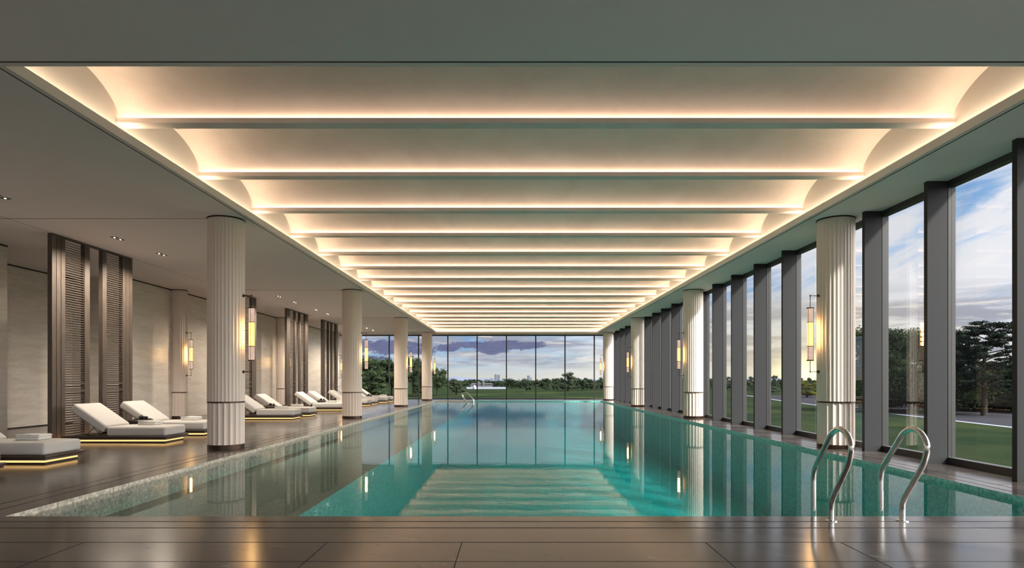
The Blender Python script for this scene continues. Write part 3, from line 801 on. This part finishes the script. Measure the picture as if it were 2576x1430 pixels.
tag(o, 'dark bushy tree partly beyond the right edge of the photo', 'tree')
sh = make_tree(71, 7000, .02, 'bushy', 'needle', 30, .75, 'shrub')
for k, (x, d, t, w_) in enumerate(((2195, 112, 972, 150), (2290, 108, 968, 170), (2385, 112, 975, 160), (2455, 106, 965, 150), (2545, 104, 972, 170), (2625, 98, 962, 170))):
    o = sh if k == 0 else copy_tree(sh); place(o, x, d, t, w_, rz=k*1.3)
    tag(o, 'low dark shrub in the undergrowth beneath the big trees beyond the pale path', 'shrub', 'undergrowth beneath the big trees')
def pine():
    rng = np.random.default_rng(7); o = empty('pine_tree', (0, 0, 0))
    t = MB(); t.tube([(0, 0, 0), (.1, 0, 4), (-.1, 0, 8), (.5, 0, 11), (1.2, 0, 14)], [.45, .36, .26, .16, .05], 10)
    cs = []; rs = []
    for k in range(44):
        z = 3.5+10.5*(k/43)**.9; a = k*2.4+rng.random()*.6; L = (6.6 if z < 10 else 6.6*(1-(z-10)/7.5))*(.55+.5*rng.random())
        ox = .0 if z < 8 else (z-8)*.2
        e_ = (ox+L*math.cos(a), L*math.sin(a)*.8, z+.5+.6*rng.random())
        mid = (ox+L*.5*math.cos(a), L*.4*math.sin(a), z+.45)
        t.tube([(ox, 0, z-.3), mid, e_], [.11, .07, .02], 6, cap=False)
        for q in np.linspace(.4, 1.05, 7):
            j = rng.normal(size=3)*.45
            cs.append((ox+L*q*math.cos(a)+j[0], L*q*math.sin(a)*.8+j[1], z+.35+.4*q+j[2]*.35)); s = .45+.35*rng.random(); rs.append((s*1.3, s*1.3, s*.42))
    v, f = leaves(cs, rs, 26000, .13, rng, .5)
    mb = MB(); mb.add([tuple(p) for p in v.tolist()], [tuple(q) for q in f.tolist()])
    for c_, r_ in list(zip(cs, rs)): blob(mb, c_, tuple(x*.5 for x in r_), rng, 1)
    mb.build('foliage', M['needle'], o); t.build('trunk', M['bark'], o, 60); return o
o = pine(); o.location = (px(2475, 92), 92, GZ); o.scale = (1.0, 1.0, .93)
tag(o, 'dark pine with layered sprays of needles and a bare forked trunk at the right edge', 'tree')

m = MB(); m.box(-30, 30, NY-40, NY-.3, -.3, -.08); m.box(7.2, 30, NY-.3, 3.0, -.3, -.08)  # unseen slabs added to bounce daylight up onto the ceiling
struct(m.build('bounce_slab', plain('bounce_slab_pale', (.14, .13, .115), .9)))
# distant city, hills, pavilion
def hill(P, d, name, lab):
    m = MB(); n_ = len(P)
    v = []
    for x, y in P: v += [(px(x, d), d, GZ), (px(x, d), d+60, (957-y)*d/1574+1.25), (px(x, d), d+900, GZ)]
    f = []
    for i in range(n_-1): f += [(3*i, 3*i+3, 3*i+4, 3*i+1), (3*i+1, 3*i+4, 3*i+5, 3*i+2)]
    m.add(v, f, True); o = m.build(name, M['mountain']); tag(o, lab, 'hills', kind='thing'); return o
hill([(1100, 956), (1118, 953), (1130, 949.5), (1142, 947.5), (1152, 948.6), (1162, 948.2), (1174, 950.3), (1188, 951.6), (1200, 953.2), (1212, 952.0), (1224, 951.0), (1236, 952.2), (1250, 953.5), (1264, 955), (1285, 956), (1310, 957)],
     6000, 'mountain_ridge', 'hazy blue mountain ridge on the horizon left of the city towers')
hill([(1440, 957), (1452, 954.5), (1462, 953), (1474, 953.6), (1490, 955), (1520, 954), (1560, 955), (1620, 953), (1700, 955.5), (1780, 953.5), (1850, 956), (1900, 952), (1940, 950), (1965, 952), (2010, 956)],
     6000, 'mountain_ridge', 'faint hazy hills low on the horizon to the right of the big tree')
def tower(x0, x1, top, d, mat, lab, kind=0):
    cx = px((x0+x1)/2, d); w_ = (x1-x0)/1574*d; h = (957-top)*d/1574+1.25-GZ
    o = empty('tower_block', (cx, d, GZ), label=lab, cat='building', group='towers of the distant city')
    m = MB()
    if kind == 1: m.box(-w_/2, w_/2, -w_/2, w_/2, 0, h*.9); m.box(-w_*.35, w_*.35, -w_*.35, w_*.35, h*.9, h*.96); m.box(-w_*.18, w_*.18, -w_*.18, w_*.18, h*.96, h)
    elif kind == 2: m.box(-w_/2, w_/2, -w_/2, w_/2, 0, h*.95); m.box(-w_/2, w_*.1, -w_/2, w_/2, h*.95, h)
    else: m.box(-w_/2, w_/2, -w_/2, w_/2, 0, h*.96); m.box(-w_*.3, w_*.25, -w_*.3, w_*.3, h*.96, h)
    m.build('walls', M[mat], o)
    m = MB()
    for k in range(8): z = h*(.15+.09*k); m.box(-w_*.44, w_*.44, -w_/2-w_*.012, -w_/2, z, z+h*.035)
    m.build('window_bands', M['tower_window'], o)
tower(1243.5, 1249.8, 942, 3000, 'tower', 'left of the twin tall towers of the distant city', 1)
tower(1251, 1257.3, 943.2, 3000, 'tower', 'right of the twin tall towers of the distant city', 2)
tower(1325.6, 1333, 945, 3000, 'tower', 'separate tall grey tower right of the twin towers', 0)
tower(1334, 1338, 950.5, 3000, 'tower_light', 'small pale block beside the separate grey tower')
tower(1233, 1240, 952, 3000, 'tower_light', 'low block just left of the twin towers')
tower(1219, 1231, 955, 3000, 'tower', 'wide low block at the left end of the distant city')
tower(1263, 1271, 952.4, 3000, 'tower', 'low grey block just right of the twin towers')
tower(1278.5, 1289, 951.6, 3000, 'tower_light', 'pale square block in the middle of the distant city')
tower(1303, 1308, 954, 3000, 'tower_light', 'small low block left of the separate grey tower')
tower(1314, 1323, 952, 3000, 'tower_light', 'pale low block immediately left of the separate grey tower')
d = 388; u = d/1574
o = empty('park_pavilion', (px(1212, d), d, GZ), label='brick park pavilion with two square turrets beyond the far lawn', cat='building')
h0 = (957-967)*u+1.25-GZ
m = MB(); m.box(-24*u, 27*u, -1.5, 1.5, 0, h0); m.box(-28*u, -20*u, -2, 2, 0, h0*.96); m.build('walls', M['brick'], o)
for xx in (-7.5, 4.5):
    m = MB(); m.box((xx-2.2)*u, (xx+2.2)*u, -2, 2, 0, h0+5.2*u); m.build('turret', M['brick'], o)
    m = MB(); m.lathe([(3.0*u*1.15, h0+5.2*u), (.02, h0+7.4*u)], 4, (xx*u, 0), smooth=False); m.build('turret_roof', M['roof'], o)
m = MB()
v = [(-26*u, -2, h0), (28*u, -2, h0), (28*u, 2, h0), (-26*u, 2, h0), (-24*u, 0, h0+2.4*u), (26*u, 0, h0+2.4*u)]
m.add(v, [(0, 1, 5, 4), (2, 3, 4, 5), (0, 4, 3), (1, 2, 5)]); m.build('roof', M['roof'], o)
m = MB()
for k in range(9): xx = (-22+5.6*k)*u; m.box(xx-.8*u, xx+.8*u, -1.56, -1.5, h0*.35, h0*.75)
m.build('window', M['tower_window'], o)
d = 372; u = d/1574
m = MB(); zt = (957-974)*u+1.25; m.box(px(1174, d), px(1272, d), d, d+.3, GZ, zt)
for xx in range(1174, 1273, 7): m.box(px(xx, d)-.08, px(xx, d)+.08, d-.08, d, GZ, zt+.15)
tag(m.build('white_fence', M['white']), 'long low white hoarding along the far side of the lawn', 'fence')
m = MB(); m.lathe([(4.6*u, GZ+1.2), (2.0*u, GZ+2.0), (.7*u, (957-970)*u+1.25), (.05, (957-966.5)*u+1.25)], 12, (px(1194, d-4), d-4), caps=False); m.lathe([(4.4*u, GZ), (4.4*u, GZ+1.2)], 12, (px(1194, d-4), d-4))
tag(m.build('marquee', M['white']), 'small white peaked tent in front of the park pavilion', 'tent')
